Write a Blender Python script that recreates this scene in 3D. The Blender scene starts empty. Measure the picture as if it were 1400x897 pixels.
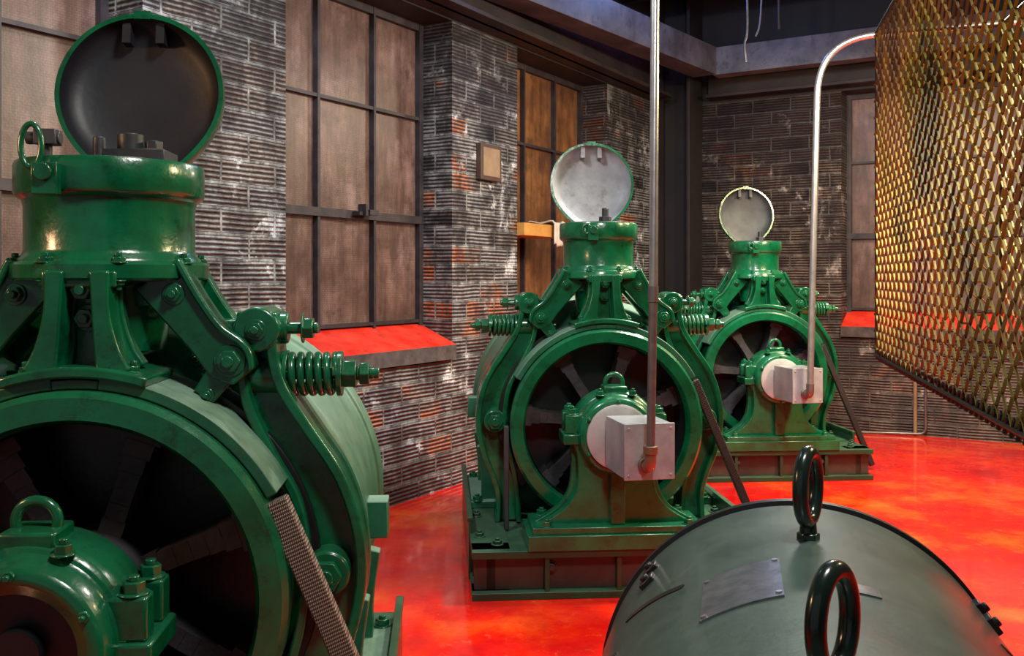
import bpy, bmesh, math, random
from mathutils import Vector, Matrix
random.seed(3)
sc=bpy.context.scene
try:
    sc.view_settings.view_transform='Standard'
except Exception: pass
PI=math.pi
# ---------------------------------------------------------------- materials
def newmat(name):
    m=bpy.data.materials.new(name); m.use_nodes=True
    nt=m.node_tree; b=nt.nodes['Principled BSDF']; return m,nt,b
def lk(nt,a,b): nt.links.new(a,b)
def setin(nt,sock,v):
    if hasattr(v,'is_output'): lk(nt,v,sock)
    else:
        if isinstance(v,(tuple,list)) and len(v)==3: v=(*v,1)
        sock.default_value=v
def mixc(nt,f,a,b,blend='MIX'):
    n=nt.nodes.new('ShaderNodeMix'); n.data_type='RGBA'; n.blend_type=blend
    setin(nt,n.inputs[0],f); setin(nt,n.inputs[6],a); setin(nt,n.inputs[7],b)
    return n.outputs[2]
def math_(nt,op,a,b=0.0,c=0.0):
    n=nt.nodes.new('ShaderNodeMath'); n.operation=op
    setin(nt,n.inputs[0],a); setin(nt,n.inputs[1],b); setin(nt,n.inputs[2],c)
    return n.outputs[0]
def ramp(nt,f,stops,interp='LINEAR'):
    n=nt.nodes.new('ShaderNodeValToRGB'); cr=n.color_ramp; cr.interpolation=interp
    while len(cr.elements)<len(stops): cr.elements.new(.5)
    for e,(p,c) in zip(cr.elements,stops):
        e.position=p; e.color=(*c,1) if len(c)==3 else c
    lk(nt,f,n.inputs[0]); return n.outputs[0]
def noise(nt,vec,scale,detail=4,rough=.55):
    n=nt.nodes.new('ShaderNodeTexNoise'); n.inputs['Scale'].default_value=scale
    n.inputs['Detail'].default_value=detail; n.inputs['Roughness'].default_value=rough
    if vec is not None: lk(nt,vec,n.inputs['Vector'])
    return n.outputs[0]
def bump(nt,b,h,strength=.3,dist=.01):
    n=nt.nodes.new('ShaderNodeBump'); n.inputs['Strength'].default_value=strength
    n.inputs['Distance'].default_value=dist; lk(nt,h,n.inputs['Height']); lk(nt,n.outputs[0],b.inputs['Normal'])
def paint(name,c1,c2,rough=.3,metal=0.,scale=7,bmp=.15,dust=None,dustamt=.6,coat=0.,bscale=60,grime=None):
    m,nt,b=newmat(name)
    tc=nt.nodes.new('ShaderNodeTexCoord').outputs['Object']
    f=noise(nt,tc,scale,6,.6)
    f=ramp(nt,f,[(.35,(0,0,0)),(.65,(1,1,1))])
    col=mixc(nt,f,c1,c2)
    if grime:
        gm=ramp(nt,noise(nt,tc,13,8,.75),[(.53,(0,0,0)),(.68,(.8,.8,.8))])
        col=mixc(nt,gm,col,grime)
    if dust:
        g=nt.nodes.new('ShaderNodeNewGeometry'); s=nt.nodes.new('ShaderNodeSeparateXYZ'); lk(nt,g.outputs['Normal'],s.inputs[0])
        up=math_(nt,'MULTIPLY',math_(nt,'MAXIMUM',s.outputs[2],0.),noise(nt,tc,11,5,.7))
        up=math_(nt,'MULTIPLY',up,dustamt*1.8); up=math_(nt,'MINIMUM',up,1.)
        col=mixc(nt,up,col,dust)
        r=math_(nt,'MULTIPLY_ADD',up,.4,rough); lk(nt,r,b.inputs['Roughness'])
    else: b.inputs['Roughness'].default_value=rough
    lk(nt,col,b.inputs['Base Color']); b.inputs['Metallic'].default_value=metal
    b.inputs['Coat Weight'].default_value=coat; b.inputs['Coat Roughness'].default_value=.12
    if bmp: bump(nt,b,noise(nt,tc,bscale,3),bmp,.004)
    return m
GREEN=paint('green_enamel',(.0007,.068,.024),(.002,.132,.050),.23,coat=.4,dust=(.06,.23,.13),dustamt=.16,bmp=.35,bscale=35,grime=(.001,.022,.010))
GREEND=paint('green_enamel_dusty',(.005,.085,.038),(.018,.14,.07),.36,dust=(.20,.32,.235),dustamt=.95,bmp=.2,grime=(.03,.05,.03))
GREENB=paint('green_oily_base',(.003,.060,.026),(.022,.030,.016),.28,scale=5,dust=(.06,.14,.08),dustamt=.5,bmp=.25,grime=(.03,.02,.014))
BLACK=paint('black_iron',(.005,.006,.007),(.012,.012,.013),.35,bmp=.15)
EYEM=paint('dark_green_black_iron',(.004,.012,.010),(.008,.02,.016),.22,coat=.4,bmp=.1)
DARKGREY=paint('dark_grey_steel',(.02,.021,.024),(.05,.05,.055),.45,scale=4)
SPOKE=paint('grimy_cast_iron',(.015,.015,.019),(.055,.052,.06),.55,scale=7,bmp=.4)
STEEL=paint('galvanised_conduit',(.42,.42,.43),(.55,.55,.55),.3,metal=.85,scale=20,bmp=.05)
CHAIN=paint('chain_steel',(.12,.12,.13),(.22,.22,.24),.4,metal=.7,scale=20)
CONDUITD=paint('dull_conduit',(.14,.12,.12),(.22,.19,.18),.38,metal=.7,scale=12,bmp=.05)
BRASS=paint('dull_brass_fitting',(.18,.11,.07),(.30,.19,.13),.4,metal=.7)
SILVER=paint('silver_painted_box',(.25,.27,.30),(.36,.38,.41),.34,metal=.25,scale=9,bmp=.1)
WHITE=paint('grey_disc',(.27,.27,.27),(.40,.39,.38),.5)
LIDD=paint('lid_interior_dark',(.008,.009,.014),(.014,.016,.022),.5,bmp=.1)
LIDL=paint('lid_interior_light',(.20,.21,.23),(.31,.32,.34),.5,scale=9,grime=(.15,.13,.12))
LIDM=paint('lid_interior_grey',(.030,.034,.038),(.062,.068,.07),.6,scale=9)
LINER=paint('brown_metal',(.035,.020,.016),(.065,.036,.026),.45)
DRUMM=paint('generator_paint',(.014,.032,.028),(.030,.055,.047),.30,scale=5,coat=.25,dust=(.11,.18,.15),dustamt=.38,bmp=.15,bscale=90,grime=(.04,.06,.05))
REDSILL=paint('red_sill_paint',(.58,.018,.009),(.78,.05,.025),.35,scale=8,grime=(.3,.02,.015))
SILLD=paint('sill_concrete_dark',(.03,.025,.03),(.09,.07,.065),.8,scale=12,bmp=.4)
DARKSTEEL=paint('ceiling_steel_dark',(.005,.0045,.006),(.014,.010,.010),.6,scale=3)
BLUEBEAM=paint('grey_beam_paint',(.06,.064,.078),(.13,.135,.16),.5,scale=4,bmp=.1,grime=(.025,.025,.03))
LONGBEAM=paint('long_beam_paint',(.035,.035,.042),(.085,.085,.105),.5,scale=4,bmp=.1,grime=(.012,.011,.013))  # darker grey than the cross beam's paint
BROWNBEAM=paint('brown_beam_paint',(.009,.007,.008),(.030,.018,.018),.5,scale=3)
CEIL=paint('ceiling_black',(.004,.005,.010),(.010,.011,.020),.8,scale=2)
WOODY=paint('yellow_board',(.36,.17,.04),(.50,.26,.06),.5,scale=9)
CLOTH=paint('cloth_white',(.4,.33,.28),(.6,.5,.44),.9,scale=15)
PLATE=paint('nameplate_metal',(.11,.13,.15),(.20,.21,.24),.32,metal=.6,scale=40)
TAN=paint('box_tan',(.17,.11,.07),(.24,.17,.10),.6)
FRAME=paint('window_frame_black',(.010,.008,.012),(.035,.026,.03),.5,scale=10)

def rope_mat(name,a,b2):
    m,nt,b=newmat(name)
    tc=nt.nodes.new('ShaderNodeTexCoord').outputs['Object']
    sp=nt.nodes.new('ShaderNodeSeparateXYZ'); lk(nt,tc,sp.inputs[0])
    k=2*PI/.011
    s1=math_(nt,'SINE',math_(nt,'MULTIPLY',math_(nt,'ADD',sp.outputs[0],sp.outputs[2]),k))
    s2=math_(nt,'SINE',math_(nt,'MULTIPLY',math_(nt,'SUBTRACT',math_(nt,'MULTIPLY',sp.outputs[0],1.6),math_(nt,'MULTIPLY',sp.outputs[2],.35)),k))
    h=math_(nt,'MULTIPLY_ADD',math_(nt,'MULTIPLY',s1,s2),.5,.5)
    lk(nt,mixc(nt,h,a,b2),b.inputs['Base Color']); b.inputs['Roughness'].default_value=.5
    b.inputs['Metallic'].default_value=.3; bump(nt,b,h,.8,.004); return m
ROPET=rope_mat('rope_tan',(.06,.045,.035),(.32,.25,.19)); ROPED=rope_mat('rope_dark',(.010,.010,.012),(.05,.042,.042))

def mat_mesh():
    m,nt,b=newmat('expanded_metal_gold')
    tc=nt.nodes.new('ShaderNodeTexCoord').outputs['Object']
    f=noise(nt,tc,2.4,3)
    sp=nt.nodes.new('ShaderNodeSeparateXYZ'); lk(nt,tc,sp.inputs[0])
    # browner and darker towards the lower edge
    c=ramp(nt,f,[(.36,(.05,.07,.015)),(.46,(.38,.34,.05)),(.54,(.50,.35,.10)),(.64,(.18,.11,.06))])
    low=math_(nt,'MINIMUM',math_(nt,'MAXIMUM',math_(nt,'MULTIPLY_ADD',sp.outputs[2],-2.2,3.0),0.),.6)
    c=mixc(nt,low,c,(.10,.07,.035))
    lk(nt,c,b.inputs['Base Color']); b.inputs['Metallic'].default_value=.45; b.inputs['Roughness'].default_value=.4
    return m
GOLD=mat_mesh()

def mat_floor():
    m,nt,b=newmat('red_floor_paint')
    tc=nt.nodes.new('ShaderNodeTexCoord').outputs['Object']
    f1=noise(nt,tc,1.3,9,.66); f2=noise(nt,tc,5,8,.72)
    c=ramp(nt,f1,[(.30,(.45,.003,.006)),(.42,(.74,.006,.007)),(.52,(.90,.022,.006)),(.61,(.93,.085,.010)),(.74,(.88,.19,.04))])
    c=mixc(nt,ramp(nt,f2,[(.50,(0,0,0)),(.66,(.6,.6,.6))]),c,(.52,.006,.006))
    f3=noise(nt,tc,15,8,.78)
    c=mixc(nt,ramp(nt,f3,[(.56,(0,0,0)),(.70,(.5,.5,.5))]),c,(.92,.18,.06))
    f4=noise(nt,tc,3.1,9,.8)
    c=mixc(nt,ramp(nt,f4,[(.60,(0,0,0)),(.72,(.7,.7,.7))]),c,(.20,.012,.008))
    lk(nt,c,b.inputs['Base Color'])
    r=ramp(nt,f2,[(.35,(.05,.05,.05)),(.65,(.22,.22,.22))]); lk(nt,r,b.inputs['Roughness'])
    b.inputs['Coat Weight'].default_value=.3; b.inputs['Coat Roughness'].default_value=.05
    bump(nt,b,f2,.06,.01); return m
FLOOR=mat_floor()

def mat_wall(name,stops,mortar,patch,patchcol,soot,sootcol=(.010,.009,.011),soothi=.6,seed=0,terra_from=None):
    m,nt,b=newmat(name)
    uv=nt.nodes.new('ShaderNodeUVMap').outputs[0]
    nn=nt.nodes.new('ShaderNodeTexNoise'); nn.inputs['Scale'].default_value=3; nn.inputs['Detail'].default_value=4; lk(nt,uv,nn.inputs['Vector'])
    va=nt.nodes.new('ShaderNodeVectorMath'); va.operation='MULTIPLY_ADD'
    lk(nt,nn.outputs['Color'],va.inputs[0]); va.inputs[1].default_value=(.03,.018,0); lk(nt,uv,va.inputs[2])
    s=nt.nodes.new('ShaderNodeSeparateXYZ'); lk(nt,va.outputs[0],s.inputs[0])
    br=nt.nodes.new('ShaderNodeTexBrick'); lk(nt,va.outputs[0],br.inputs['Vector'])
    RH=.118
    for k,v in {'Scale':1.,'Mortar Size':.0075,'Mortar Smooth':.3,'Bias':0.,'Brick Width':.34,'Row Height':RH}.items(): br.inputs[k].default_value=v
    br.inputs['Color1'].default_value=(0,0,0,1); br.inputs['Color2'].default_value=(1,1,1,1); br.inputs['Mortar'].default_value=(.4,.4,.4,1)
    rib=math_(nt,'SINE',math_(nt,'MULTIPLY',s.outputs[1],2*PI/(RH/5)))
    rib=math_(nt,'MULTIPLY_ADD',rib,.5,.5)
    so=nt.nodes.new('ShaderNodeSeparateXYZ'); lk(nt,uv,so.inputs[0])
    fl=noise(nt,uv,1.7,5,.6)
    fz=noise(nt,uv,9,8,.75)
    fz2=noise(nt,uv,38,4,.7)
    fac=math_(nt,'MULTIPLY_ADD',br.outputs['Color'],.55,math_(nt,'MULTIPLY_ADD',fl,1.7,-.66))
    fac=math_(nt,'ADD',fac,math_(nt,'MULTIPLY_ADD',fz,.3,-.15))
    if terra_from is not None:
        lim=math_(nt,'MULTIPLY_ADD',math_(nt,'GREATER_THAN',so.outputs[0],terra_from),.5,.64)
        fac=math_(nt,'MINIMUM',fac,lim)
    col=ramp(nt,fac,stops,'LINEAR')
    col=mixc(nt,ramp(nt,fz,[(.48,(0,0,0)),(.62,(.7,.7,.7))]),col,mixc(nt,.6,col,mortar))
    col=mixc(nt,ramp(nt,fz2,[(.52,(0,0,0)),(.68,(.7,.7,.7))]),col,(.025,.021,.021))
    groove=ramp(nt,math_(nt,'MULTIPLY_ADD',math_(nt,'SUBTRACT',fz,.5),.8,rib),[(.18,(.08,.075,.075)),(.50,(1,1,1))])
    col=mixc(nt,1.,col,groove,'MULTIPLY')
    ismort=br.outputs['Fac']
    col=mixc(nt,math_(nt,'MULTIPLY',ismort,.85),col,mixc(nt,ramp(nt,fz,[(.42,(0,0,0)),(.60,(1,1,1))]),(.04,.036,.036),mortar))
    f1=noise(nt,uv,2.3,9,.74)
    pf=ramp(nt,f1,[(patch,(0,0,0)),(patch+.05,(.92,.92,.92))])
    pf=math_(nt,'MULTIPLY',pf,ramp(nt,fz,[(.40,(0,0,0)),(.52,(1,1,1))]))
    col=mixc(nt,pf,col,patchcol)
    mp=nt.nodes.new('ShaderNodeMapping'); mp.inputs['Location'].default_value=(7.3+seed,3.1,0); mp.inputs['Scale'].default_value=(1.7,.8,1); lk(nt,uv,mp.inputs[0])
    f5=noise(nt,mp.outputs[0],2.1,9,.75)
    hi=math_(nt,'MAXIMUM',math_(nt,'MULTIPLY_ADD',so.outputs[1],.55,-1.15),0.)
    f5=math_(nt,'MULTIPLY_ADD',hi,soothi,f5)
    sf=ramp(nt,f5,[(soot-.02,(0,0,0)),(soot+.10,(.92,.92,.92))])
    col=mixc(nt,sf,col,mixc(nt,.2,sootcol,col))
    lk(nt,col,b.inputs['Base Color']); b.inputs['Roughness'].default_value=.45
    h=math_(nt,'MULTIPLY',rib,math_(nt,'SUBTRACT',1.,ismort))
    h=math_(nt,'MULTIPLY_ADD',fz,1.0,h)
    bump(nt,b,h,1.,.009); return m
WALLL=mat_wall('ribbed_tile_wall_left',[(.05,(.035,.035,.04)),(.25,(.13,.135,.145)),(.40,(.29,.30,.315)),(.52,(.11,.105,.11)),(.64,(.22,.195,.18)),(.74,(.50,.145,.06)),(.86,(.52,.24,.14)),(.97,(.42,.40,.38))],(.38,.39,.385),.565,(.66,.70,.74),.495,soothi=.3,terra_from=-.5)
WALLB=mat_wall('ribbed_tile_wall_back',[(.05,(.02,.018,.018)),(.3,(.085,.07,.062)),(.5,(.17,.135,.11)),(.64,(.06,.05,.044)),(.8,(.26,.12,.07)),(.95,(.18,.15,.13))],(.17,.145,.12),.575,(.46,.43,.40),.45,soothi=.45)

def mat_glass(name,c1,c2,c3,em):
    m,nt,b=newmat(name)
    uv=nt.nodes.new('ShaderNodeUVMap').outputs[0]
    f=noise(nt,uv,1.6,7,.65)
    c=ramp(nt,f,[(.34,c1),(.5,c2),(.64,c3)])
    br=nt.nodes.new('ShaderNodeTexBrick'); lk(nt,uv,br.inputs['Vector'])
    for k,v in {'Scale':1.,'Mortar Size':.0015,'Brick Width':.022,'Row Height':.011}.items(): br.inputs[k].default_value=v
    c=mixc(nt,math_(nt,'MULTIPLY',br.outputs['Fac'],.4),c,(.03,.02,.02))
    mp=nt.nodes.new('ShaderNodeMapping'); mp.inputs['Scale'].default_value=(6,.9,1); lk(nt,uv,mp.inputs[0])
    st=noise(nt,mp.outputs[0],2.4,7,.7)
    c=mixc(nt,ramp(nt,st,[(.36,(0,0,0)),(.62,(.88,.88,.88))]),c,mixc(nt,.75,c,(.028,.014,.010)))
    dirt=noise(nt,uv,7,8,.78)
    c=mixc(nt,ramp(nt,dirt,[(.5,(0,0,0)),(.66,(.7,.7,.7))]),c,(.035,.018,.013))
    lk(nt,c,b.inputs['Base Color']); b.inputs['Roughness'].default_value=.36
    lk(nt,c,b.inputs['Emission Color']); b.inputs['Emission Strength'].default_value=em
    bump(nt,b,noise(nt,uv,90,2),.25,.002); return m
GLASSL=mat_glass('dirty_wired_glass',(.070,.036,.027),(.145,.082,.065),(.25,.16,.14),.25)
GLASSO=mat_glass('amber_dirty_glass',(.07,.026,.010),(.17,.068,.02),(.30,.13,.035),.2)

# ---------------------------------------------------------------- geometry helpers
def finish(name,bm,mats,parent=None,bevel=.003,smooth=True,loc=None):
    me=bpy.data.meshes.new(name)
    bmesh.ops.recalc_face_normals(bm,faces=bm.faces[:])
    bm.to_mesh(me); bm.free()
    if not isinstance(mats,(list,tuple)): mats=[mats]
    for m in mats: me.materials.append(m)
    ob=bpy.data.objects.new(name,me); sc.collection.objects.link(ob)
    if parent: ob.parent=parent
    if loc: ob.location=loc
    if smooth:
        for p in me.polygons: p.use_smooth=True
        try: me.set_sharp_from_angle(angle=math.radians(38))
        except Exception: pass
    if bevel:
        b=ob.modifiers.new('bevel','BEVEL'); b.width=bevel; b.segments=2; b.limit_method='ANGLE'; b.angle_limit=math.radians(38)
        b.harden_normals=False
    return ob
def empty(name,loc=(0,0,0),rz=0):
    e=bpy.data.objects.new(name,None); sc.collection.objects.link(e); e.location=loc; e.rotation_euler=(0,0,rz); e.empty_display_size=.1; return e
def box(bm,x0,x1,y0,y1,z0,z1,M=None,mi=0):
    vs=[Vector((x,y,z)) for x in(x0,x1) for y in(y0,y1) for z in(z0,z1)]
    if M is not None: vs=[M@v for v in vs]
    v=[bm.verts.new(p) for p in vs]
    for f in((0,1,3,2),(4,6,7,5),(0,4,5,1),(2,3,7,6),(0,2,6,4),(1,5,7,3)):
        bm.faces.new([v[i] for i in f]).material_index=mi
def axisM(p,d):
    d=Vector(d).normalized(); return Matrix.Translation(Vector(p))@d.to_track_quat('Z','Y').to_matrix().to_4x4()
def lathe(bm,prof,M,seg=64,close=False,mi=0,a0=0,a1=2*PI):
    full=abs(a1-a0-2*PI)<1e-5
    n=seg if full else seg+1
    rings=[]
    for r,z in prof:
        if r<1e-6: rings.append([bm.verts.new(M@Vector((0,0,z)))])
        else: rings.append([bm.verts.new(M@Vector((r*math.cos(a0+(a1-a0)*i/seg),r*math.sin(a0+(a1-a0)*i/seg),z))) for i in range(n)])
    prs=list(zip(rings,rings[1:]))
    if close: prs.append((rings[-1],rings[0]))
    for A,B in prs:
        for i in range(seg):
            j=(i+1)%n
            if len(A)==1 and len(B)==1: continue
            if len(A)==1: f=[A[0],B[i],B[j]]
            elif len(B)==1: f=[A[i],A[j],B[0]]
            else: f=[A[i],A[j],B[j],B[i]]
            try: bm.faces.new(f).material_index=mi
            except ValueError: pass
def cyl(bm,p0,p1,r,seg=20,r2=None,mi=0):
    p0=Vector(p0);p1=Vector(p1); L=(p1-p0).length
    r2=r if r2 is None else r2
    lathe(bm,[(0,0),(r,0),(r2,L),(0,L)],axisM(p0,p1-p0),seg,mi=mi)
def hexb(bm,p,d,r=.02,h=.018,washer=True,mi=0):
    d=Vector(d).normalized(); p=Vector(p)
    if washer: cyl(bm,p,p+d*.004,r*1.35,20,mi=mi)
    cyl(bm,p,p+d*h,r,6,mi=mi); cyl(bm,p+d*h,p+d*(h+.010),r*.5,12,mi=mi)
def cr(pts,n=6):
    out=[]
    P=[pts[0]]+list(pts)+[pts[-1]]
    for i in range(1,len(P)-2):
        for k in range(n):
            t=k/n
            out.append(tuple(.5*((2*b)+(-a+c)*t+(2*a-5*b+4*c-d)*t*t+(-a+3*b-3*c+d)*t**3) for a,b,c,d in zip(P[i-1],P[i],P[i+1],P[i+2])))
    out.append(tuple(pts[-1])); return out
def ribbon(bm,pts,y0,y1,smooth=6,sx=1,mi=0,edge=None):
    if smooth: pts=cr(pts,smooth)
    L=[];
    for i,p in enumerate(pts):
        a=pts[max(i-1,0)]; b=pts[min(i+1,len(pts)-1)]
        t=Vector((b[0]-a[0],b[1]-a[1])).normalized(); n=Vector((-t.y,t.x)); c=Vector((p[0],p[1])); w=p[2]/2
        if edge:
            s,ew=edge; e1=c+n*s*w; e2=c+n*s*(w-ew); q=[e1,e2]
        else: q=[c+n*w,c-n*w]
        L.append([bm.verts.new((sx*v.x,y,v.y)) for v in q for y in(y0,y1)])
    for A,B in zip(L,L[1:]):
        for i,j in((0,1),(1,3),(3,2),(2,0)):
            bm.faces.new([A[i],A[j],B[j],B[i]]).material_index=mi
    for A in(L[0],L[-1]): bm.faces.new([A[0],A[1],A[3],A[2]]).material_index=mi
def band(bm,cz,r0,r1,a0,a1,y0,y1,n=24,mi=0):
    L=[]
    for i in range(n+1):
        a=math.radians(a0+(a1-a0)*i/n); c,s=math.cos(a),math.sin(a)
        L.append([bm.verts.new((r*c,y,cz+r*s)) for r in(r0,r1) for y in(y0,y1)])
    for A,B in zip(L,L[1:]):
        for i,j in((0,1),(1,3),(3,2),(2,0)): bm.faces.new([A[i],A[j],B[j],B[i]]).material_index=mi
    for A in(L[0],L[-1]): bm.faces.new([A[0],A[1],A[3],A[2]]).material_index=mi
def tube(name,pts,r,mat,parent=None,smoothn=0,cyc=False,res=6):
    if smoothn: pts=cr(pts,smoothn)
    cu=bpy.data.curves.new(name,'CURVE'); cu.dimensions='3D'; cu.bevel_depth=r; cu.bevel_resolution=res; cu.use_fill_caps=True
    s=cu.splines.new('POLY'); s.points.add(len(pts)-1)
    for q,p in zip(s.points,pts): q.co=(*p,1)
    s.use_cyclic_u=cyc; s.use_smooth=True
    cu.materials.append(mat)
    ob=bpy.data.objects.new(name,cu); sc.collection.objects.link(ob)
    if parent: ob.parent=parent
    return ob
def bendpts(p,rad=.12,n=8):
    out=[Vector(p[0])]
    for i in range(1,len(p)-1):
        a,b,c=Vector(p[i-1]),Vector(p[i]),Vector(p[i+1])
        u=(a-b).normalized(); v=(c-b).normalized(); s=b+u*rad; e=b+v*rad
        for k in range(n+1):
            t=k/n; out.append(s*(1-t)**2+b*2*t*(1-t)+e*t*t)
    out.append(Vector(p[-1])); return [tuple(q) for q in out]

# ---------------------------------------------------------------- hoist machine
CZ=.66
YAX=lambda x=0,y=0,z=CZ: Matrix.Translation((x,y,z))@Matrix.Rotation(-PI/2,4,'X')   # lathe z -> +y
def machine(X,Y,yaw,ps,ls,lidmat,boxed,ropemat,lidtilt=6):
    R=empty('hoist_machine',(X,Y,0),yaw)
    bm=bmesh.new()
    for s in(-1,1):
        x=s*.53
        box(bm,x-.08,x+.08,-.5,1.0,.17,.2); box(bm,x-.08,x+.08,-.5,1.0,0,.03); box(bm,x-.02,x+.02,-.49,.99,.03,.17)
        for yy in(-.3,.1,.5,.85): box(bm,x-.07,x+.07,yy-.008,yy+.008,.03,.17)
        hexb(bm,(s*.57,-.3,.2),(0,0,1)); hexb(bm,(s*.57,.05,.2),(0,0,1)); hexb(bm,(s*.5,-.43,.2),(0,0,1))
        box(bm,min(s*.60,s*.615),max(s*.60,s*.615),-.25,.95,.0,.26)
        box(bm,min(s*.596,s*.62),max(s*.596,s*.62),-.25,.95,.25,.27)
    box(bm,-.61,.61,-.54,-.40,.17,.2); box(bm,-.61,.61,-.54,-.40,0,.03)
    box(bm,-.45,.45,.9,1.0,0,.2)
    box(bm,-.47,.47,-.41,.2,.165,.192)
    for x in(-.3,0,.3): box(bm,x-.01,x+.01,-.53,-.42,.03,.17)
    finish('base_frame',bm,GREENB,R,.003)
    bm=bmesh.new(); box(bm,-.60,.60,-.49,-.46,.03,.17); hexb(bm,(-.28,-.49,.12),(0,-1,0)); hexb(bm,(.28,-.49,.12),(0,-1,0)); finish('base_web',bm,LINER,R,.003)
    # pedestal
    bm=bmesh.new()
    box(bm,-.38,.38,-.55,-.25,.2,.262)
    box(bm,-.36,.36,-.53,-.27,.262,.29)
    ribbon(bm,[(0,.285,.64),(0,.31,.56),(0,.35,.44),(0,.41,.35),(0,.48,.32),(0,.58,.33),(0,.67,.36)],-.46,-.32)
    ribbon(bm,[(0,.285,.70),(0,.31,.60),(0,.35,.48),(0,.41,.40),(0,.48,.37),(0,.58,.37),(0,.70,.385)],-.41,-.37)
    box(bm,-.03,.03,-.50,-.44,.29,.56)
    finish('bearing_pedestal',bm,GREEN,R,.006)
    bm=bmesh.new()
    lathe(bm,[(.11,-.50),(.135,-.515),(.155,-.51),(.163,-.49),(.165,-.46),(.182,-.45),(.188,-.43),(.188,-.33),(.18,-.31),(.165,-.30),(.16,-.27),(.10,-.26),(0,-.26)],YAX())
    lathe(bm,[(0,-.46),(.11,-.46),(.11,-.50)],YAX())
    for s in(-1,1):
        box(bm,s*.12,s*.215,-.46,-.41,.665,.745); box(bm,s*.12,s*.215,-.36,-.31,.665,.745)
        box(bm,s*.15,s*.225,-.47,-.30,.62,.665)
    box(bm,-.05,.05,-.45,-.35,.83,.862)
    finish('bearing_housing',bm,GREEN,R,.006)
    bm=bmesh.new()
    for s in(-1,1):
        for yy in(-.435,-.335): hexb(bm,(s*.185,yy,.745),(0,0,1),.021,.024)
        for yy in(-.50,-.30): hexb(bm,(s*.30,yy,.29),(0,0,1),.022,.022)
        for yy in(-.46,): hexb(bm,(s*.07,yy,.825),(0,0,1),.016,.02)
    for k in range(6):
        a=PI/6+k*PI/3; hexb(bm,(.145*math.cos(a),-.512,CZ+.145*math.sin(a)),(0,-1,0),.011,.008,False)
    finish('pedestal_bolts',bm,GREEN,R,.0015)
    tube('bearing_lifting_eye',[(.038*math.cos(a),-.40,.872+.038*math.sin(a)) for a in [PI*(-.15+1.3*i/14) for i in range(15)]],.010,GREEN,R)
    bm=bmesh.new(); lathe(bm,[(0,-.47),(.108,-.47)],YAX()); cyl(bm,(0,-.50,CZ),(0,-.2,CZ),.045,24); finish('bearing_bore',bm,BLACK,R,0)
    # brake sheave rim
    bm=bmesh.new()
    lathe(bm,[(.365,-.235),(.375,-.25),(.42,-.25),(.432,-.235),(.432,-.20),(.415,-.19),(.415,.06),(.43,.07),(.43,.10),(.362,.10)],YAX(),96,close=True)
    finish('brake_wheel_rim',bm,GREEN,R,0)
    bm=bmesh.new()
    lathe(bm,[(0,.02),(.363,.02),(.363,.0),(0,.0)],YAX(),64)
    lathe(bm,[(.361,-.20),(.361,.05)],YAX(),64)
    finish('wheel_web',bm,BLACK,R,0)
    bm=bmesh.new()
    for k in range(7):
        a=.35+k*2*PI/7; M=Matrix.Translation((0,0,CZ))@Matrix.Rotation(-a,4,'Y')
        n=8
        for i in range(n):
            x0=.08+.282*i/n; x1=.08+.282*(i+1)/n+.002
            w=.022+.03*(abs((i+.5)/n-.45)/.55)**3
            box(bm,x0,x1,-.13,-.02,-w,w,M)
    lathe(bm,[(0,-.19),(.10,-.19),(.12,-.17),(.12,0.),(0,0.)],YAX(),40)
    finish('wheel_spokes',bm,SPOKE,R,0)
    # shoes and shroud
    bm=bmesh.new()
    band(bm,CZ,.434,.459,28,84,-.22,.03); band(bm,CZ,.434,.459,96,152,-.22,.03)
    band(bm,CZ,.434,.452,84,96,-.22,.03,6)
    finish('brake_shoe_cover',bm,GREEND,R,.003)
    bm=bmesh.new()
    band(bm,CZ,.437,.475,-40,60,-.05,.05); band(bm,CZ,.437,.475,120,220,-.05,.05)
    finish('brake_shoes',bm,BLACK,R,.003)
    arm=[(.335,1.245,.085),(.335,1.15,.09),(.352,1.06,.105),(.405,.96,.12),(.47,.85,.13),(.50,.74,.14),(.503,.64,.145),(.485,.53,.135),(.45,.42,.12),(.43,.32,.11),(.43,.2,.12)]
    for s in(-1,1):
        bm=bmesh.new()
        ribbon(bm,arm,-.03,.03,sx=s); ribbon(bm,arm,-.075,.065,sx=s,edge=(1,.024)); ribbon(bm,arm,-.075,.065,sx=s,edge=(-1,.022))
        cyl(bm,(s*.335,-.08,1.205),(s*.335,.08,1.205),.05,24)
        cyl(bm,(s*.49,-.09,.665),(s*.49,.07,.665),.052,28)
        cyl(bm,(s*.285,0,1.205),(s*.395,0,1.205),.036,20)
        cyl(bm,(s*.29,0,1.10),(s*.385,0,1.10),.05,24)
        finish('brake_arm',bm,GREEN,R,.005)
        bm=bmesh.new()
        hexb(bm,(s*.49,-.09,.665),(0,-1,0),.036,.024); hexb(bm,(s*.335,-.08,1.205),(0,-1,0),.018,.012)
        cyl(bm,(s*.39,0,1.205),(s*.45,0,1.205),.014,12); hexb(bm,(s*.425,0,1.205),(s,0,0),.026,.026)
        cyl(bm,(s*.2,0,1.10),(s*.60,0,1.10),.013,14)
        cyl(bm,(s*.385,0,1.10),(s*.395,0,1.10),.055,24); cyl(bm,(s*.505,0,1.10),(s*.517,0,1.10),.052,24)
        hexb(bm,(s*.517,0,1.10),(s,0,0),.034,.032,False); hexb(bm,(s*.556,0,1.10),(s,0,0),.028,.022,False)
        finish('brake_rod_nuts',bm,GREEN,R,.002)
        N=120
        tube('brake_spring',[(s*(.397+.108*i/N),.043*math.cos(2*PI*5.5*i/N),1.10+.043*math.sin(2*PI*5.5*i/N)) for i in range(N+1)],.0085,GREEN,R,res=4)
        bm=bmesh.new()
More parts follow.
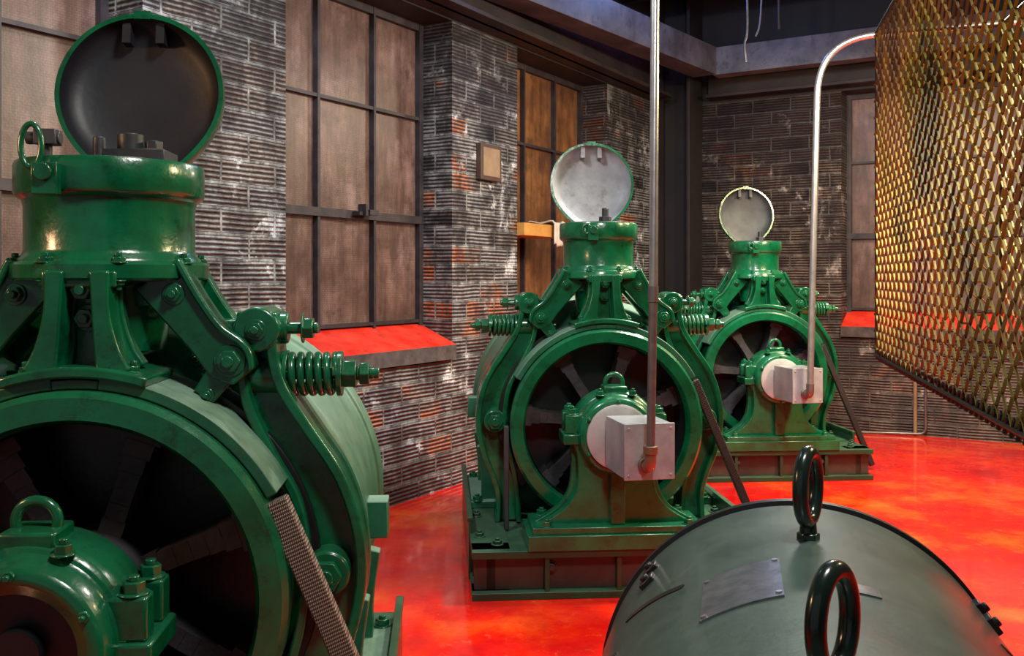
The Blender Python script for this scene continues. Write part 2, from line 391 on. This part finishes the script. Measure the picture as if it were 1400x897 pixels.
        lev=[(.13,1.33,.12),(.18,1.26,.10),(.235,1.19,.09),(.285,1.14,.105),(.315,1.105,.06)]
        ribbon(bm,lev,-.105,-.06,sx=s); ribbon(bm,lev,.05,.095,sx=s)
        ribbon(bm,lev,-.118,-.045,sx=s,edge=(1,.016))
        ribbon(bm,[(.285,1.15,.07),(.255,1.10,.06),(.225,1.06,.05)],-.10,.09,sx=s)
        box(bm,min(s*.22,s*.30),max(s*.22,s*.30),-.05,.05,1.185,1.225)
        finish('brake_lever',bm,GREEN,R,.005)
        bm=bmesh.new(); hexb(bm,(s*.285,-.105,1.14),(0,-1,0),.026,.022); hexb(bm,(s*.235,-.1,1.065),(0,-1,0),.012,.01); hexb(bm,(s*.165,-.105,1.285),(0,-1,0),.018,.014); finish('lever_bolts',bm,GREEN,R,.002)
    bm=bmesh.new()
    for s in(-1,1):
        ribbon(bm,[(s*.045,1.335,.04),(s*.048,1.25,.036),(s*.06,1.17,.05),(s*.075,1.12,.07)],-.215,-.12)
        ribbon(bm,[(s*.045,1.335,.055),(s*.048,1.25,.05),(s*.06,1.17,.07),(s*.078,1.12,.09)],-.15,-.12)
    box(bm,-.075,.075,-.20,-.12,1.30,1.335); box(bm,-.05,.05,-.14,-.12,1.12,1.335)
    band(bm,CZ,.457,.48,72,108,-.235,-.03,14)
    finish('brake_pedestal_foot',bm,GREEN,R,.005)
    bm=bmesh.new(); hexb(bm,(0,-.14,1.295),(0,-1,0),.022,.05); hexb(bm,(0,-.14,1.235),(0,-1,0),.022,.03)
    for s in(-1,1): hexb(bm,(s*.105,-.19,1.125),(s*.2,0,1),.014,.014)
    finish('foot_bolts',bm,GREEN,R,.002)
    # pot
    T=Matrix.Translation((0,0,1.32))@Matrix.Diagonal((ps,ps,1,1))
    bm=bmesh.new()
    lathe(bm,[(0,-.17),(.10,-.17),(.115,-.16),(.12,-.02),(.14,-.01),(.20,-.005),(.205,0),(.205,.028),(.20,.034),(.19,.036),(.188,.042),(.180,.05),(.176,.06),(.176,.155),(.18,.17),(.192,.178),(.196,.186),(.196,.245),(.192,.253),(.17,.255),(.165,.24),(0,.24)],T,72)
    box(bm,-.19,.19,-.09,.09,-.06,-.006,T)
    finish('brake_solenoid_pot',bm,GREEN,R,.0)
    bm=bmesh.new()
    for k in range(8):
        a=PI/8+k*PI/4; p=T@Vector((.19*math.cos(a),.19*math.sin(a),.03)); hexb(bm,p,(0,0,1),.015,.014)
        p=T@Vector((.19*math.cos(a),.19*math.sin(a),-.004)); hexb(bm,p,(0,0,-1),.013,.012)
    cyl(bm,T@Vector((-.06,-.19,.215)),T@Vector((-.06,-.225,.215)),.018,16)
    box(bm,-.085,-.035,-.215,-.19,.17,.235,T)
    finish('pot_bolts',bm,GREEN,R,.002)
    bm=bmesh.new()
    lathe(bm,[(0,.244),(.158,.244),(.158,.258),(0,.258)],T,48)
    if boxed:
        cyl(bm,T@Vector((.03,-.03,.25)),T@Vector((.03,-.03,.325)),.016,12); cyl(bm,T@Vector((.03,-.03,.25)),T@Vector((.03,-.03,.285)),.03,6)
    else:
        box(bm,-.0,.13,-.06,.05,.258,.285,T); cyl(bm,T@Vector((.05,-.03,.28)),T@Vector((.05,-.03,.32)),.028,18); cyl(bm,T@Vector((.10,-.03,.28)),T@Vector((.10,-.03,.305)),.02,6)
        cyl(bm,T@Vector((-.02,-.02,.25)),T@Vector((-.02,-.02,.315)),.014,10); cyl(bm,T@Vector((-.14,-.1,.30)),T@Vector((-.07,-.1,.30)),.014,10)
        cyl(bm,T@Vector((-.10,-.1,.24)),T@Vector((-.10,-.1,.31)),.012,10); box(bm,-.12,-.075,-.12,-.08,.285,.318,T)
    finish('solenoid_terminals',bm,DARKGREY,R,.002)
    tube('pot_latch',[T@Vector((-.09+.02*math.cos(a),-.20,(.27 if not boxed else .22)+(.045 if not boxed else .02)*math.sin(a))) for a in [2*PI*i/20 for i in range(20)]],.006,GREEN,R,cyc=True,res=3)
    # lid
    LM=Matrix.Translation((0,.19*ps,1.572))@Matrix.Rotation(math.radians(-lidtilt),4,'X')@Matrix.Translation((0,0,.20*ls))@Matrix.Rotation(PI/2,4,'X')@Matrix.Diagonal((ls,ls,1,1))
    def warp(bm):
        for v in bm.verts:
            r=math.hypot(v.co.x,v.co.y)
            if r>.01:
                c=-v.co.y/r
                if c>0: k=1+.13*c**7; v.co.x*=k; v.co.y*=k
        bm.transform(LM)
    I=Matrix.Identity(4)
    bm=bmesh.new()
    lathe(bm,[(0,-.095),(.10,-.090),(.16,-.074),(.190,-.044),(.199,0),(.199,.018),(.188,.018),(.186,.0)],I,72)
    warp(bm)
    box(bm,-.02,.02,.185,.205,-.01,.02,LM)
    finish('pot_lid_shell',bm,GREEN,R,.0)
    bm=bmesh.new()
    lathe(bm,[(.1875,.016),(.184,-.002),(.176,-.02),(.15,-.036),(.09,-.046),(0,-.05)],I,72)
    warp(bm)
    box(bm,-.05,-.03,.13,.18,-.03,.004,LM); box(bm,.03,.05,.13,.18,-.03,.004,LM)
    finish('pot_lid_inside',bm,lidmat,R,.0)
    bm=bmesh.new(); cyl(bm,(-.05,.20*ps,1.572),(.05,.20*ps,1.572),.012,12); box(bm,-.045,.045,.16*ps,.21*ps,1.53,1.565); finish('lid_hinge',bm,GREEN,R,.002)
    # stator
    bm=bmesh.new()
    lathe(bm,[(.44,.13),(.53,.13),(.555,.15),(.56,.17),(.56,.24),(.548,.25),(.548,.72),(.56,.73),(.56,.84),(.53,.87),(.30,.93),(.12,.95),(0,.95)],YAX(),96)
    for s in(-1,1):
        box(bm,min(s*.34,s*.6),max(s*.34,s*.6),.2,.8,.20,.235)
        ribbon(bm,[(s*.46,.22,.16),(s*.49,.35,.10),(s*.53,.5,.06)],.25,.30); ribbon(bm,[(s*.46,.22,.16),(s*.49,.35,.10),(s*.53,.5,.06)],.68,.73)
        box(bm,min(s*.52,s*.60),max(s*.52,s*.60),.36,.44,.62,.72)
    finish('motor_stator_frame',bm,GREEND,R,.004)
    bm=bmesh.new()
    for k in range(12):
        a=k*PI/6+.2; hexb(bm,(.49*math.cos(a),.13,CZ+.49*math.sin(a)),(0,-1,0),.016,.014)
    for s in(-1,1):
        for yy in(.22,.78): hexb(bm,(s*.56,yy,.235),(0,0,1),.022,.022)
    finish('stator_bolts',bm,GREEN,R,.002)
    bm=bmesh.new(); lathe(bm,[(0,.14),(.445,.14)],YAX()); cyl(bm,(0,-.2,CZ),(0,.2,CZ),.07,28); finish('rotor_core',bm,BLACK,R,0)
    bm=bmesh.new()
    rw=.05 if not boxed else .036
    ribbon(bm,[(.40,.86,rw),(.545,.525,rw),(.755,.03,rw)],-.225,-.19,0)
    finish('hoist_rope_run',bm,ropemat,R,.004)
    bm=bmesh.new(); ribbon(bm,[(-.445,.66,.022),(-.445,.2,.022)],-.20,-.16,0); finish('rope_guard',bm,DARKGREY,R,.004)
    if boxed:
        bm=bmesh.new(); lathe(bm,[(0,-.535),(.125,-.535),(.135,-.53),(.135,-.505),(0,-.505)],YAX(),56); finish('encoder_disc',bm,WHITE,R,0)
        bm=bmesh.new(); M=Matrix.Translation((.035,-.55,.65))@Matrix.Rotation(math.radians(7),4,'Z')
        box(bm,-.098,.098,-.25,.0,-.105,.105,M); box(bm,-.102,.102,-.255,-.245,-.109,.109,M)
        for sx in(-1,1):
            for sz in(-1,1): cyl(bm,M@Vector((sx*.085,-.255,sz*.09)),M@Vector((sx*.085,-.259,sz*.09)),.006,10)
        finish('encoder_box',bm,SILVER,R,.004)
        bm=bmesh.new(); cyl(bm,M@Vector((-.02,-.256,-.05)),M@Vector((-.02,-.272,-.05)),.03,20); finish('conduit_hub',bm,BRASS,R,.002)
    return R

YAW=math.atan(.075)
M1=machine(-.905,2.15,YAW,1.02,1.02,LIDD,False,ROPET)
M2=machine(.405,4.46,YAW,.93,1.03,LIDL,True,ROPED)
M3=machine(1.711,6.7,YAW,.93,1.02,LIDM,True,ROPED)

# ---------------------------------------------------------------- room
eL=Vector((.516,.8566,0)).normalized(); nL=Vector((-eL.y,eL.x,0)); OL=Vector((-.815,5.3,0))
def FL(u,d,z): return OL+eL*u+nL*d+Vector((0,0,z))
eB=-nL; nB=eL; OB=FL(4.46,0,0)
def FB(u,d,z): return OB+eB*u+nB*d+Vector((0,0,z))
def wbox(bm,F,u0,u1,d0,d1,z0,z1,mi=0):
    uvl=bm.loops.layers.uv.verify()
    c=[(u,d,z) for u in(u0,u1) for d in(d0,d1) for z in(z0,z1)]
    v=[bm.verts.new(F(*p)) for p in c]
    for ax,f in((0,(0,1,3,2)),(0,(4,6,7,5)),(1,(0,4,5,1)),(1,(2,3,7,6)),(2,(0,2,6,4)),(2,(1,5,7,3))):
        fa=bm.faces.new([v[i] for i in f]); fa.material_index=mi
        for l,i in zip(fa.loops,f):
            p=c[i]; l[uvl].uv=(p[1]+.13+p[0]*3.7,p[2]) if ax==0 else ((p[0],p[2]) if ax==1 else (p[0],p[1]))
def fin2(name,bm,mats,bevel=0): return finish(name,bm,mats,None,bevel,False)
ZT=2.95; ZS=.90
LW=[(-4.98,-3.5),(-2.94,-1.466),(-.62,.844),(1.65,3.125)]
def build_wall(name,F,u0,u1,ops,mat,mat2):
    bm=bmesh.new(); cur=u0
    for a,b in ops:
        wbox(bm,F,cur,a,0,.34,0,ZT); wbox(bm,F,a,b,0,.34,0,ZS-.1); cur=b
    wbox(bm,F,cur,u1,0,.34,0,ZT)
    wbox(bm,F,u0,u1,.0,.34,ZT,4.0,1)
    return fin2(name,bm,[mat,mat2])
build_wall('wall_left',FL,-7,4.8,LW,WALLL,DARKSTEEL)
BW=[(1.615,3.1),(3.9,5.3)]
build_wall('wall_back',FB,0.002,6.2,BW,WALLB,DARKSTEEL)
FR=lambda u,d,z: FL(u,-6.1-d,z)
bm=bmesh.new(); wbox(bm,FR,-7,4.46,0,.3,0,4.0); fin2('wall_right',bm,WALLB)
bm=bmesh.new(); wbox(bm,FL,-7,4.8,-6.4,.34,-.1,0); fl=fin2('floor',bm,FLOOR)
bm=bmesh.new(); wbox(bm,FL,-7,4.8,-6.4,.34,4.0,4.1); fin2('ceiling',bm,CEIL)

def window(n,F,a,b,glass,latch=False):
    bm=bmesh.new()
    wbox(bm,F,a,b,.262,.268,ZS-.1,ZT,0)
    w=(b-a)/3
    for i in range(4):
        u=a+w*i; t=.020 if i in(0,3) else .010
        if i==0:u+=.02
        if i==3:u-=.02
        wbox(bm,F,u-t,u+t,.225,.262,ZS-.1,ZT,1)
    for k,z in enumerate((1.045,1.69,2.34,2.93)):
        t=.024 if k in(1,3) else .010
        wbox(bm,F,a,b,.218 if k==1 else .228,.262,z-t,z+t,1)
    if latch:
        for q in((.14,.24,.16,.222,1.685,1.705),(.17,.19,.14,.2,1.69,1.75),(.22,.30,.15,.17,1.69,1.72)): wbox(bm,F,*q,1)
    fin2('window_%d'%n,bm,[glass,FRAME])
    bm=bmesh.new()
    pr=[(.262,1.03),(-.035,ZS),(-.035,ZS-.09),(.262,ZS-.09)]
    A=[bm.verts.new(F(a+.002,d,z)) for d,z in pr]; B=[bm.verts.new(F(b-.002,d,z)) for d,z in pr]
    for i in range(4):
        j=(i+1)%4; bm.faces.new([A[i],A[j],B[j],B[i]]).material_index=0 if i==0 else 1
    bm.faces.new(A).material_index=1; bm.faces.new(B).material_index=1
    fin2('window_sill',bm,[REDSILL,SILLD])
window(1,FL,*LW[1],GLASSL); window(2,FL,*LW[2],GLASSL,True); window(3,FL,*LW[3],GLASSO); window(4,FB,*BW[0],GLASSL); window(5,FB,*BW[1],GLASSL); window(6,FL,*LW[0],GLASSL)
bm=bmesh.new(); wbox(bm,FL,1.12,1.375,-.04,0,1.97,2.21); wbox(bm,FL,1.145,1.35,-.045,-.04,1.995,2.185,1); fin2('wall_junction_box',bm,[LINER,TAN],.004)
bm=bmesh.new()
wbox(bm,FL,4.10,4.44,-.36,-.33,0,4); wbox(bm,FL,4.10,4.44,-.06,-.03,0,4); wbox(bm,FL,4.25,4.29,-.33,-.06,0,4)
fin2('steel_column',bm,DARKSTEEL,.004)
def ibeam(name,F,u0,u1,d0,d1,z0,z1,mat,t=.03):
    bm=bmesh.new(); wbox(bm,F,u0,u1,d0,d1,z0,z0+t); wbox(bm,F,u0,u1,d0,d1,z1-t,z1); m=(d0+d1)/2; wbox(bm,F,u0,u1,m-.015,m+.015,z0,z1); return fin2(name,bm,mat,.003)
ibeam('beam_brown',FL,-6,4.05,-.22,-.002,2.96,3.30,BROWNBEAM)
ibeam('beam_brown',FB,.45,6,-.20,-.002,2.97,3.25,BROWNBEAM)
PB=Vector((1.786,8.35,0))
def FG(u,d,z): return PB+eB*u+nB*d+Vector((0,0,z))
bm=bmesh.new(); wbox(bm,FG,-.02,5.0,-.02,.02,3.10,3.34); wbox(bm,FG,-.02,5,.02,.14,3.10,3.13); wbox(bm,FG,-.02,5,.02,.14,3.31,3.34); fin2('beam_grey_cross',bm,BLUEBEAM,.003)
ag=math.radians(37); eG=Vector((math.sin(ag),math.cos(ag),0)); nG=Vector((-eG.y,eG.x,0))
def FG2(u,d,z): return PB+eG*u+nG*d+Vector((0,0,z))
bm=bmesh.new(); wbox(bm,FG2,-7,-.03,-.02,.02,3.10,3.34); wbox(bm,FG2,-7,-.03,.02,.20,3.10,3.13); fin2('beam_grey_long',bm,LONGBEAM,.003)
for i,(u,z) in enumerate(((3.4,3.62),(2.3,3.62),(.9,3.62),(-.6,3.62))):
    ibeam('ceiling_joist',lambda a,d,zz,u=u: FL(u+d,-a,zz),-.0,6.1,-.08,.08,3.70,3.98,DARKSTEEL)
def px(x,y,Y): return ((x-700)/1300*Y,Y,1.32+(380-y)/1300*Y)
tube('hanging_chain',[px(1020,85,7),px(1018,60,7),px(1022,30,7),(px(1020,0,7)[0],7,3.98)],.009,CHAIN,smoothn=5)
tube('hanging_cable',[px(1033,50,7.2),px(1040,20,7.2),(px(1044,0,7.2)[0],7.2,3.98)],.007,BLUEBEAM,smoothn=5)
tube('ceiling_conduit',[(px(1065,50,7.2)[0],7.2,3.2),(px(1065,50,7.2)[0],7.2,3.98)],.012,DARKSTEEL)
bm=bmesh.new()
wbox(bm,FL,1.652,2.22,-.06,.21,1.62,1.71); fin2('wooden_shelf',bm,WOODY,.004)
bm=bmesh.new()
g=[]
for i in range(13):
    row=[]
    for j in range(17):
        s_=j/16; u=2.03+.18*i/12; d=.15-.235*min(s_/.59,1)
        z=1.722+.008*math.sin(i*1.3)+.008*math.sin(j*.9+i*.5)+.010
        if s_>.59: z-=(s_-.59)*.42; d-=.006+.008*math.sin(i*1.2)
        row.append(bm.verts.new(FL(u,d,z)))
    g.append(row)
for i in range(12):
    for j in range(16): bm.faces.new([g[i][j],g[i+1][j],g[i+1][j+1],g[i][j+1]])
o=finish('rag_cloth',bm,CLOTH,None,0); o.modifiers.new('s','SOLIDIFY').thickness=.004
# ---------------------------------------------------------------- conduits
MM=Matrix.Translation((.035,-.55,.65))@Matrix.Rotation(math.radians(7),4,'Z')
hub=MM@Vector((-.02,-.275,-.05))
def world(P,v): return Matrix.Translation(P)@Matrix.Rotation(YAW,4,'Z')@v
h=world(Vector((.405,4.46,0)),hub); ev=Matrix.Rotation(YAW+math.radians(7),4,'Z')@Vector((0,-1,0))
c=empty('conduit_drop')
q=h+ev*.045; xt=(899-700)/1300*q.y; zm=1.32-22/1300*q.y; xm=q.x+(xt-q.x)*.38
tube('elbow',bendpts([tuple(h),tuple(q),tuple(q+Vector((0,0,.07)))],.035),.022,BRASS,c)
tube('lower_pipe',[tuple(q+Vector((0,0,.05))),(xm,q.y,zm)],.0165,CONDUITD,c)
tube('upper_pipe',[(xm,q.y,zm),(xt,q.y,3.98)],.0165,STEEL,c)
tube('coupling',[(xm,q.y,zm-.03),(xm,q.y,zm+.03)],.020,CONDUITD,c)
bm=bmesh.new(); cyl(bm,q+Vector((0,0,.055)),q+Vector((0,0,.085)),.028,20); finish('elbow_collars',bm,BRASS,c,.002)
h=world(Vector((1.711,6.7,0)),hub)
c=empty('conduit_drop'); q=h+ev*.045
zt=1.32+325/1300*q.y
tube('elbow',bendpts([tuple(h),tuple(q),tuple(q+Vector((0,0,.07)))],.035),.024,CONDUITD,c)
tube('bent_pipe',bendpts([tuple(q+Vector((0,0,.05))),(q.x+.05,q.y,zt),(q.x+.05+2.2*.93,q.y-2.2*.36,zt+.02)],.34,12),.02,STEEL,c)
tube('wall_conduit',bendpts([FB(2.3,-.03,.80),FB(2.3,-.03,.0+.02),FB(2.0,-.10,.016),FB(1.4,-.35,.016),FB(1.0,-.3,.016)],.06),.011,CONDUITD)
tube('wall_conduit',[FB(2.22,-.04,.0+.01),FB(2.22,-.04,.75)],.016,TAN)

# ---------------------------------------------------------------- foreground generator
th=math.atan(.235)
G=empty('generator_drum',(.488,1.62,0),-th)
GR=.332; GZ=.604
GM=Matrix.Translation((0,0,GZ))@Matrix.Rotation(-PI/2,4,'X')
bm=bmesh.new()
lathe(bm,[(0,.05),(.12,.05),(.20,.03),(.30,.0),(GR-.01,-.004),(GR,-.02),(GR,-1.28),(GR-.02,-1.3),(.2,-1.36),(0,-1.36)],GM,128)
finish('generator_shell',bm,DRUMM,G,0)
bm=bmesh.new()
lathe(bm,[(GR-.01,-.012),(GR+.006,-.010),(GR+.006,.008),(GR-.01,.008)],GM,128,close=True)
lathe(bm,[(GR-.01,-1.0),(GR+.007,-1.0),(GR+.007,-1.05),(GR-.01,-1.05)],GM,128,close=True)
finish('end_ring',bm,BLACK,G,0)
def onG(a,y,r=GR):
    a=math.radians(a); return Matrix.Translation((r*math.sin(a),y,GZ+r*math.cos(a)))@Matrix.Rotation(a,4,'Y')
bm=bmesh.new()
for a in(-46,52):
    for y in(-.10,-.165):
        M=onG(a,y); box(bm,-.014,.014,-.013,.013,-.004,.008,M); cyl(bm,M@Vector((0,0,.006)),M@Vector((0,0,.014)),.008,6)
finish('clamp_blocks',bm,BLACK,G,.002)
bm=bmesh.new()
for a,y,l,rz in((-42,-.30,.12,62),(-63,-.36,.13,60),(55,-.30,.12,-60),(66,-.2,.10,-60)):
    M=onG(a,y)@Matrix.Rotation(math.radians(rz),4,'Z')
    n=26
    for i in range(n):
        t=-l/2+l*i/(n-1); P=M@Vector((0,t,0)); an=math.degrees(math.atan2(P.x,P.z-GZ))
        MQ=onG(an,P.y); cyl(bm,MQ@Vector((0,0,-.004)),MQ@Vector((0,0,.0012+.00002*i)),.0075,12)
finish('vent_slots',bm,BLACK,G,0)
def patch(name,a0,a1,y0,y1,h,mat,skew=0):
    bm=bmesh.new(); n=10; L=[]
    for i in range(n+1):
        a=math.radians(a0+(a1-a0)*i/n); sy=skew*i/n
        L.append([bm.verts.new((r*math.sin(a),y+sy,GZ+r*math.cos(a))) for r in(GR-.001,GR+h) for y in(y0,y1)])
    for A,B in zip(L,L[1:]):
        for i,j in((0,1),(1,3),(3,2),(2,0)): bm.faces.new([A[i],A[j],B[j],B[i]])
    for A in(L[0],L[-1]): bm.faces.new([A[0],A[1],A[3],A[2]])
    return finish(name,bm,mat,G,0)
patch('nameplate',-26,-8,-.52,-.365,.003,PLATE,.03)
patch('small_label',3,12,-.46,-.425,.002,PLATE)
bm=bmesh.new()
for a,y in((-25,-.51),(-25,-.375),(-9,-.48),(-9,-.345)):
    M=onG(a,y); cyl(bm,M@Vector((0,0,.002)),M@Vector((0,0,.005)),.004,10)
finish('nameplate_screws',bm,STEEL,G,0)
def eyebolt(x,y,tw,h,w,tr):
    base=GZ+math.sqrt(GR*GR-x*x)
    M=Matrix.Translation((x,y,base))@Matrix.Rotation(math.radians(tw),4,'Z')
    bm=bmesh.new(); cyl(bm,M@Vector((0,0,-.005)),M@Vector((0,0,.009)),.017,6); cyl(bm,M@Vector((0,0,.008)),M@Vector((0,0,.030)),.013,20,r2=.011); finish('eyebolt_shank',bm,EYEM,G,.002)
    n=40
    tube('eyebolt_ring',[tuple(M@Vector((w*math.sin(2*PI*i/n),0,.026+h-h*math.cos(2*PI*i/n)))) for i in range(n)],tr,EYEM,G,cyc=True)
eyebolt(.0,-.225,68,.050,.036,.0112); eyebolt(-.018,-.78,58,.046,.033,.0098)
bm=bmesh.new()
for y in(-.25,-1.0):
    box(bm,-.30,.30,y-.08,y+.08,.04,.34); box(bm,-.36,.36,y-.1,y+.1,0,.04)
box(bm,-.40,.40,-1.3,-.0,0,.03)
finish('generator_feet',bm,GREENB,G,.005)

# ---------------------------------------------------------------- expanded metal cage
d_=Vector((.2289,.9735,0)); q_=Vector((.9735,-.2289,0)); Fp=Vector((.958,2.5,0))
C=empty('expanded_metal_guard')
Z0,Z1=1.118,1.965
def expanded(name,o,dr,L,z0,z1,px_=.062,pz=.0215,w=.0056,tilt=.8):
    bm=bmesh.new(); nx=int(L/px_*2); nz=int((z1-z0)/pz)
    nrm=Vector((dr.y,-dr.x,0))
    for k in range(nz+1):
        prev=None
        for i in range(nx+1):
            zz=z0+pz*(k+ (.04 if (i+k)%2 else .96))
            if zz>z1: zz=z1
            for t in(-.2,.2):
                p=o+dr*((i+t)*px_/2)+Vector((0,0,zz))
                off=nrm*w*.5*math.cos(tilt)+Vector((0,0,w*.5*math.sin(tilt)))
                cur=(bm.verts.new(p+off),bm.verts.new(p-off))
                if prev: bm.faces.new([prev[0],prev[1],cur[1],cur[0]])
                prev=cur
    ob=finish(name,bm,GOLD,C,0,False)
    m=ob.modifiers.new('s','SOLIDIFY'); m.thickness=.0014
    return ob
L_=1.95
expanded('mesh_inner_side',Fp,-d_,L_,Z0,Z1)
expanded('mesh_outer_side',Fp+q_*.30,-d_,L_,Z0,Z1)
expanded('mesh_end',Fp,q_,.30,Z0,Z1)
bm=bmesh.new()
def bar(a,b,r=.005): cyl(bm,a,b,r,8)
for o in(Fp,Fp+q_*.30):
    for z in(Z0,Z1): bar(o+Vector((0,0,z)),o-d_*L_+Vector((0,0,z)))
    for t in(0,L_): bar(o-d_*t+Vector((0,0,Z0)),o-d_*t+Vector((0,0,Z1)),.004)
for z in(Z0,Z1):
    for t in(0,L_): bar(Fp-d_*t+Vector((0,0,z)),Fp+q_*.3-d_*t+Vector((0,0,z)),.004)
for i in range(60):
    o=Fp-d_*(.01+i*.032)+Vector((0,0,Z0)); bar(o+Vector((0,0,-.010)),o-d_*.018+Vector((0,0,.014)),.004)
for t in(.95,L_-.05):
    o=Fp+q_*.31-d_*t; cyl(bm,o+Vector((0,0,0)),o+Vector((0,0,Z1)),.02,14)
finish('guard_frame',bm,BLACK,C,0)

# ---------------------------------------------------------------- lights
def area(name,loc,tgt,size,e,col,sy=None):
    l=bpy.data.lights.new(name,'AREA'); l.energy=e; l.color=col; l.size=size
    if sy: l.shape='RECTANGLE'; l.size_y=sy
    o=bpy.data.objects.new(name,l); sc.collection.objects.link(o); o.location=loc
    o.rotation_euler=(Vector(tgt)-Vector(loc)).to_track_quat('-Z','Y').to_euler(); return o
area('overhead_fill_near',(.6,.9,3.2),(-.1,3.4,.2),.4,66,(1,.96,.90))  # added unseen overhead light for soft reflections and general brightness
area('overhead_fill_left',(-.9,3.0,3.3),(-1.0,5.0,1.2),.3,54,(.90,.95,1))  # added overhead light, brightens the left wall in a cool tone
area('overhead_fill_mid',(1.5,4.6,3.0),(.9,5.3,.0),.4,120,(1,.94,.85))  # added overhead light, brightens the middle of the room
area('overhead_fill_far',(2.9,6.6,2.9),(2.0,7.2,.0),.4,72,(1,.82,.58))  # added warm overhead light for the far end
area('overhead_fill_right',(3.2,3.2,2.9),(1.3,2.6,1.2),.5,56,(1,.80,.42))  # added warm overhead light for the mesh guard and floor
area('floor_warm_fill',(2.9,4.6,2.6),(2.5,6.0,0),.3,95,(1,.74,.40))  # added warm light that makes the back-right floor more orange
area('side_warm_fill',(-2.4,1.2,1.9),(-1.0,2.0,1.3),.25,16,(1,.55,.28))  # added warm light for orange highlights on the near machine
l=bpy.data.lights.new('blue_ceiling_glow','POINT'); l.energy=20; l.color=(.25,.4,1); l.shadow_soft_size=.1  # added point light that gives a bluish glow near the ceiling
o=bpy.data.objects.new('blue_ceiling_glow',l); sc.collection.objects.link(o); o.location=(1.4,7.0,3.6)
w=bpy.data.worlds.new('World'); sc.world=w; w.use_nodes=True
w.node_tree.nodes['Background'].inputs[0].default_value=(.9,.92,1,1); w.node_tree.nodes['Background'].inputs[1].default_value=.17
# ---------------------------------------------------------------- camera
cam=bpy.data.cameras.new('camera'); cam.sensor_width=36; cam.lens=36*1300/1400; cam.shift_y=-(448.5-380)/1400; cam.clip_start=.02
co=bpy.data.objects.new('camera',cam); sc.collection.objects.link(co); co.location=(0,0,1.32); co.rotation_euler=(PI/2,0,0)
sc.camera=co
